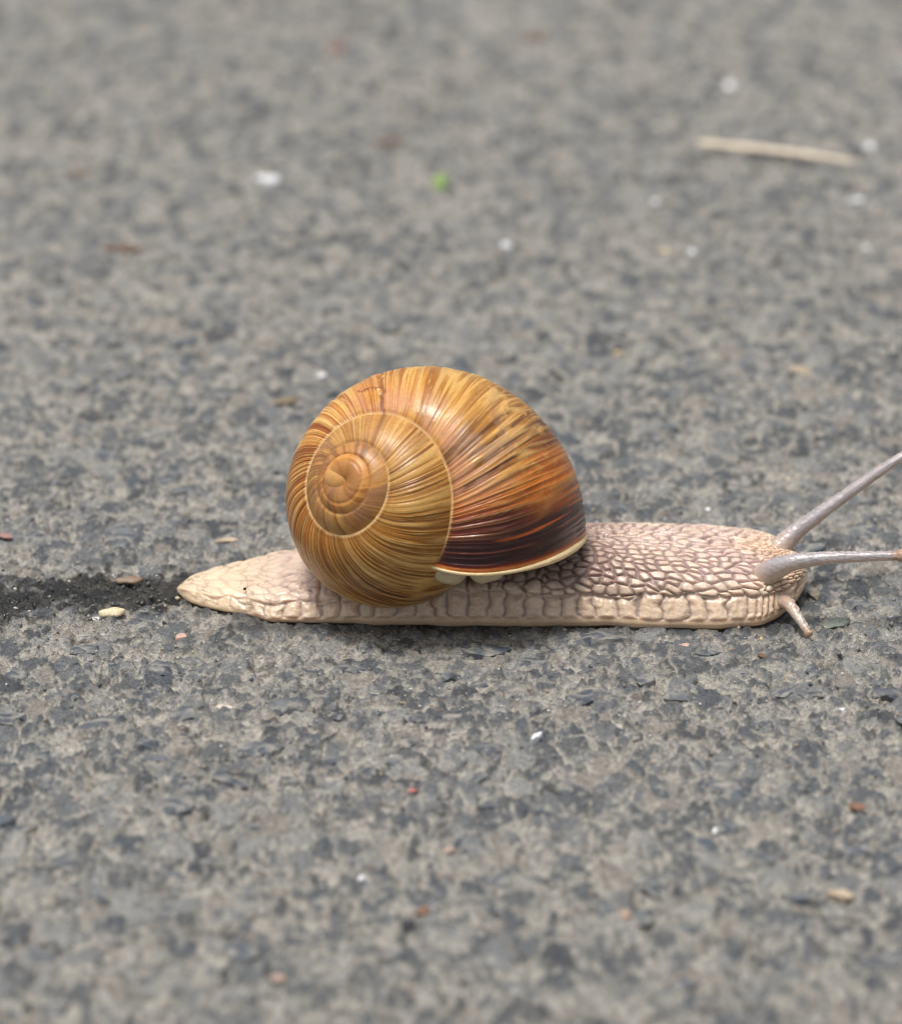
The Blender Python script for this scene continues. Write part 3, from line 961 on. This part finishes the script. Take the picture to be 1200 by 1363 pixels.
def chip(name, label, cat, px, py, wpx, hpx, mat, rot=0, seed=1, n=20, flat=.6, proud=.3, group=None):
    g = at_z(px, py); k = scale_at(g)
    if name == 'white_grain': wpx, hpx = wpx * 1.0, hpx * 1.15
    sx = wpx * k / 2
    sz = hpx * k * .30                       # half thickness
    sy = max(hpx * k * .5 / math.sin(PITCH) * .55, sx * .35)
    me = chip_mesh(name, seed, sx, sy, sz, n, flat)
    o = link(name, me, mat, None, False)
    o.location = (g[0] * S, g[1] * S, (gh(g[0], g[1]) + sz * proud) * S)
    o.rotation_euler = (0, 0, math.radians(rot))
    bv = o.modifiers.new('bevel', 'BEVEL'); bv.width = min(sx, sy, sz) * .22 * S; bv.segments = 2
    tag(o, label, cat, group)
    return o

PINK, SAL, ORG = colmat('pink_brick', (200, 166, 152)), colmat('salmon_chip', (182, 156, 140)), colmat('orange_chip', (190, 142, 106))
WHT, IVO = colmat('white_mineral', (240, 242, 246), .12), colmat('ivory_husk', (214, 200, 166), .5)
BRN, DRK, RUST = colmat('brown_crumb', (112, 88, 70)), colmat('dark_crumb', (62, 62, 64)), colmat('rust_chip', (128, 96, 76))
BEI, GRY, RED = colmat('beige_stone', (190, 172, 150)), colmat('slate_stone', (92, 98, 106)), colmat('red_chip', (190, 118, 110))
YEL = colmat('yellow_grain', (206, 182, 120))
items = [
 ('brick_chip', 'pale pink brick chip just below the snail tail', 'brick chip', 242, 848, 24, 13, PINK, 10),
 ('brick_chip', 'small salmon pink chip just below the snail head', 'brick chip', 911, 859, 18, 8, PINK, 0),
 ('brick_chip', 'blurred salmon pink chip in the foreground below the tiny red chip', 'brick chip', 597, 1131, 17, 12, SAL, 0),
 ('orange_chip', 'bright orange chip left of the tiny red chip', 'chip', 467, 1029, 20, 11, ORG, 20),
 ('red_chip', 'tiny coral red chip in front of the snail', 'chip', 549, 1053, 15, 10, RED, -20),
 ('orange_chip', 'amber orange chip in front of the snail head', 'chip', 918, 1003, 13, 9, ORG, 0),
 ('rusty_chip', 'rust brown chip at the right edge in front', 'chip', 1140, 1079, 28, 14, RUST, -15),
 ('rusty_chip', 'rust brown chip beside a dark crumb in the blurred foreground', 'chip', 562, 1213, 26, 18, RUST, 0),
 ('dark_crumb', 'dark crumb beside the rust brown chip in the foreground', 'crumb', 543, 1232, 24, 24, DRK, 0),
 ('pebble', 'smooth beige pebble in the right foreground', 'pebble', 1119, 1193, 46, 22, BEI, 0),
 ('salmon_chip', 'flat salmon chip in the blurred left foreground', 'chip', 371, 1305, 34, 12, SAL, 5),
 ('salmon_chip', 'upright salmon chip in the blurred right foreground', 'chip', 833, 1220, 18, 20, SAL, 0),
 ('white_grain', 'bright white grain alone in the left foreground', 'grain', 480, 1167, 11, 11, WHT, 0),
 ('white_grain', 'bluish white grain in the right foreground', 'grain', 950, 1106, 13, 11, WHT, 0),
 ('white_shard', 'flat white shard near the right edge in front of the head', 'shard', 1124, 939, 19, 9, WHT, 10),
 ('white_shard', 'slanting milky shard in front of the snail middle', 'shard', 712, 986, 14, 26, WHT, -30),
 ('white_chip', 'square white chip in the damp trail behind the tail', 'chip', 126, 821, 15, 11, WHT, 0),
 ('yellow_grain', 'tiny yellow grain under the snail head', 'grain', 1013, 852, 6, 6, YEL, 0),
 ('round_crumb', 'round brown crumb below the lower feeler', 'crumb', 1014, 874, 14, 12, BRN, 0),
 ('slate_stone', 'dark slate stone at the left edge in front', 'stone', 8, 1098, 34, 30, GRY, 0),
 ('slate_stone', 'angular slate stone with a lit top in the left foreground', 'stone', 205, 1012, 44, 16, GRY, 8),
 ('brown_crumb', 'dark brown crumb in the blurred left background', 'crumb', 105, 228, 30, 14, BRN, 0),
 ('brown_crumb', 'long brown crumb in the blurred background left of the green fleck', 'crumb', 518, 190, 46, 14, BRN, 20),
 ('brown_crumb', 'brown crumb near the top centre of the background', 'crumb', 710, 52, 34, 22, BRN, 0),
 ('red_crumb', 'dull red crumb at the top of the background', 'crumb', 450, 63, 30, 16, colmat('dull_red', (150, 96, 90)), 0),
 ('brown_crumb', 'dark crumb below the right end of the straw', 'crumb', 1137, 250, 24, 16, BRN, 0),
 ('white_chip', 'soft white chip below the right end of the straw', 'chip', 1138, 268, 26, 12, WHT, 0),
 ('dark_crumb', 'dark elongated crumb in the background left of the shell', 'crumb', 240, 458, 52, 18, GRY, 15),
 ('dark_crumb', 'long dark crumb in the left background', 'crumb', 162, 334, 58, 14, BRN, -8),
 ('white_chip', 'elongated white chip in the upper left background', 'chip', 354, 243, 50, 22, WHT, -35),
 ('white_grain', 'brightest white grain in the background above the shell', 'grain', 671, 329, 20, 15, WHT, 0),
 ('white_grain', 'white grain just right of the straw', 'grain', 1157, 197, 16, 13, WHT, 0),
 ('white_grain', 'white grain midway between shell top and straw', 'grain', 871, 272, 14, 11, WHT, 0),
 ('white_grain', 'small white grain touching the shell top left in view', 'grain', 428, 497, 15, 12, WHT, 0),
 ('white_grain', 'white grain right of the two pale grains over the shell', 'grain', 921, 338, 14, 12, WHT, 0),
 ('cream_grain', 'cream grain in the background above the shell right side', 'grain', 882, 332, 16, 12, IVO, 0),
 ('white_grain', 'dim white grain near the right edge of the background', 'grain', 1153, 328, 14, 12, WHT, 0),
 ('white_grain', 'dim white grain high in the background above the straw level', 'grain', 970, 113, 18, 14, WHT, 0),
 ('beige_stone', 'beige stone in the background right of the shell', 'stone', 1062, 494, 40, 24, BEI, 0),
 ('yellow_chip', 'yellowish chip in the background above the shell', 'chip', 822, 468, 18, 12, YEL, 0),
 ('cream_grain', 'cream grain in the background above the snail neck', 'grain', 1048, 636, 10, 9, IVO, 0),
 ('white_grain', 'bright grain right behind the snail neck', 'grain', 942, 679, 8, 7, WHT, 0),
 ('cream_grain', 'cream grain touching the raised feeler from below', 'grain', 1156, 646, 10, 8, IVO, 0),
 ('brick_chip', 'reddish chip at the left edge above the damp trail', 'brick chip', 6, 718, 30, 14, colmat('dull_brick', (160, 124, 116)), 0),
 ('beige_chip', 'long beige chip left of the shell, above the tail', 'chip', 300, 722, 40, 9, BEI, 12),
 ('pebble', 'olive grey pebble right behind the snail mouth', 'pebble', 1083, 794, 24, 24, colmat('olive_pebble', (128, 124, 106), .3), 0),
 ('pale_grain', 'pale pink grain cluster in front of the tail', 'grain', 297, 940, 34, 14, colmat('pale_pink', (216, 200, 186)), 0),
]
for k, it in enumerate(items):
    chip(it[0], it[1], it[2], it[3], it[4], it[5], it[6], it[7], it[8], seed=900 + k)

# straw lying behind on the right
def straw():
    a, b_ = at_z(928, 190, 14), at_z(1136, 214, 14)
    a, b_ = np.array(a), np.array(b_)
    n = 60; t = np.linspace(0, 1, n)
    path = a + (b_ - a) * t[:, None]; path[:, 2] += 2 * np.sin(t * 3.1) ; path[:, 1] += 4 * np.sin(t * 4.4)
    r = 12.0 * (.55 + .45 * np.sin(np.clip(t * 1.1 + .25, 0, 1.35) * 2.33)) * (1 + .05 * np.sin(t * 22)) * np.where((t < .03) | (t > .975), .7, 1)
    V, F = tube(path, r, 24, .45)
    ang = np.tile(np.arange(24), n)
    c0, c1 = lin(240, 228, 208), lin(208, 188, 162)
    tt = np.repeat(t, 24)
    c = mixc(np.broadcast_to(c0, (len(V), 3)).copy(), np.broadcast_to(c1, (len(V), 3)), vn(ang * 1.3, tt * 3, 4))
    capv = len(V); V = np.vstack([V, path[0], path[-1]])
    c = np.vstack([c, c1, c1])
    m_, t_, bb = mat_new('dry_straw')
    v = ucoord(t_); t_.links.new(scale_col(t_, attr(t_, 'col').outputs['Color'], remap(t_, tnoise(t_, v, 12, 3), .3, .7, .88, 1.1)), bb.inputs['Base Color'])
    bb.inputs['Roughness'].default_value = .6
    me = mesh_arrays('straw', V, F, c)
    o = link('straw', me, m_)
    bm = bmesh.new(); bm.from_mesh(me); bm.verts.ensure_lookup_table()
    for base, cv in ((0, capv), ((n - 1) * 24, capv + 1)):
        for j in range(24): bm.faces.new((bm.verts[base + j], bm.verts[base + (j + 1) % 24], bm.verts[cv]))
    bmesh.ops.recalc_face_normals(bm, faces=bm.faces); bm.to_mesh(me); bm.free()
    tag(o, 'pale dry straw lying on the asphalt in the upper right background', 'straw')
straw()

# small curved flakes: ivory husk in the trail, green bit behind, grey-green flake by the mouth
def flake(name, label, cat, px, py, wpx, dpx, mat, rot=0, curl=.3, lift=2, th=1.2, up=0):
    g = at_z(px, py); k = scale_at(g); L_, W_ = wpx * k / 2, dpx * k
    nu, nv = 18, 8
    U, Vv = np.meshgrid(np.linspace(-1, 1, nu), np.linspace(-1, 1, nv), indexing='ij')
    half = W_ * np.sqrt(np.maximum(1 - np.abs(U) ** 2.4, .02)) * (1 + .12 * np.sin(U * 5))
    X = U * L_; Y = Vv * half
    Z = (1 - Vv ** 2) * W_ * curl + .08 * L_ * (1 - U ** 2) + .8 * vn(U * 3 + 5, Vv * 2, 3)
    c, s = math.cos(math.radians(rot)), math.sin(math.radians(rot))
    V3 = np.stack([X * c - Y * s, X * s + Y * c, Z], -1).reshape(-1, 3)
    me = mesh_arrays(name, V3, grid_faces(nu, nv)[:, ::-1])
    o = link(name, me, mat)
    o.location = (g[0] * S, g[1] * S, (gh(g[0], g[1]) + lift) * S)
    o.rotation_euler = (math.radians(up), 0, 0)
    sl = o.modifiers.new('thickness', 'SOLIDIFY'); sl.thickness = th * S; sl.offset = 0
    tag(o, label, cat)
    return o
flake('seed_husk', 'ivory elongated husk lying in the damp trail behind the tail', 'husk', 149, 819, 34, 9, IVO, 8, .5, 3, 1.5, 18)
flake('leaf_fragment', 'bright green leaf fleck in the background', 'leaf', 586, 249, 17, 16, colmat('green_leaf', (128, 158, 80), .5, .2), 0, .4, 6, 2, 30)
flake('glass_flake', 'grey green translucent flake beside the lower feeler', 'flake', 1112, 829, 40, 10, colmat('green_flake', (116, 122, 114), .3), 22, .12, 3, 1.2, 10)
flake('brown_husk', 'thin brown husk above the damp trail', 'husk', 172, 777, 36, 8, colmat('husk_brown', (132, 112, 94)), 4, .4, 3, 1.5, 12)
flake('dry_flake', 'thin brown grass shred left of the shell in the background', 'shred', 380, 538, 34, 7, colmat('shred_brown', (130, 112, 88)), 20, .4, 4, 1.5, 12)

# grains stuck to the tail
def grain_on(px, py, y, r, mat, label, seed, name='sand_grain', cat='sand grain'):
    p = at_y(px, py, y)
    o = link(name, chip_mesh(name, seed, r, r * .9, r * .8, 16, .8), mat, None, False)
    o.location = tuple(c * S for c in p)
    tag(o, label, cat)
grain_on(236, 797, -12, 4.2, IVO, 'cream sand grain stuck under the tip of the tail', 11)
grain_on(243, 777, 2, 2.6, BEI, 'lower of two tiny sand grains stuck on top of the tail tip', 12)
grain_on(251, 771, 4, 2.4, IVO, 'upper of two tiny sand grains stuck on top of the tail tip', 13)
grain_on(326, 784, -56, 3.0, colmat('soot', (18, 18, 18), .3), 'black speck of dirt on the flank of the tail', 14, 'dirt_speck', 'dirt speck')
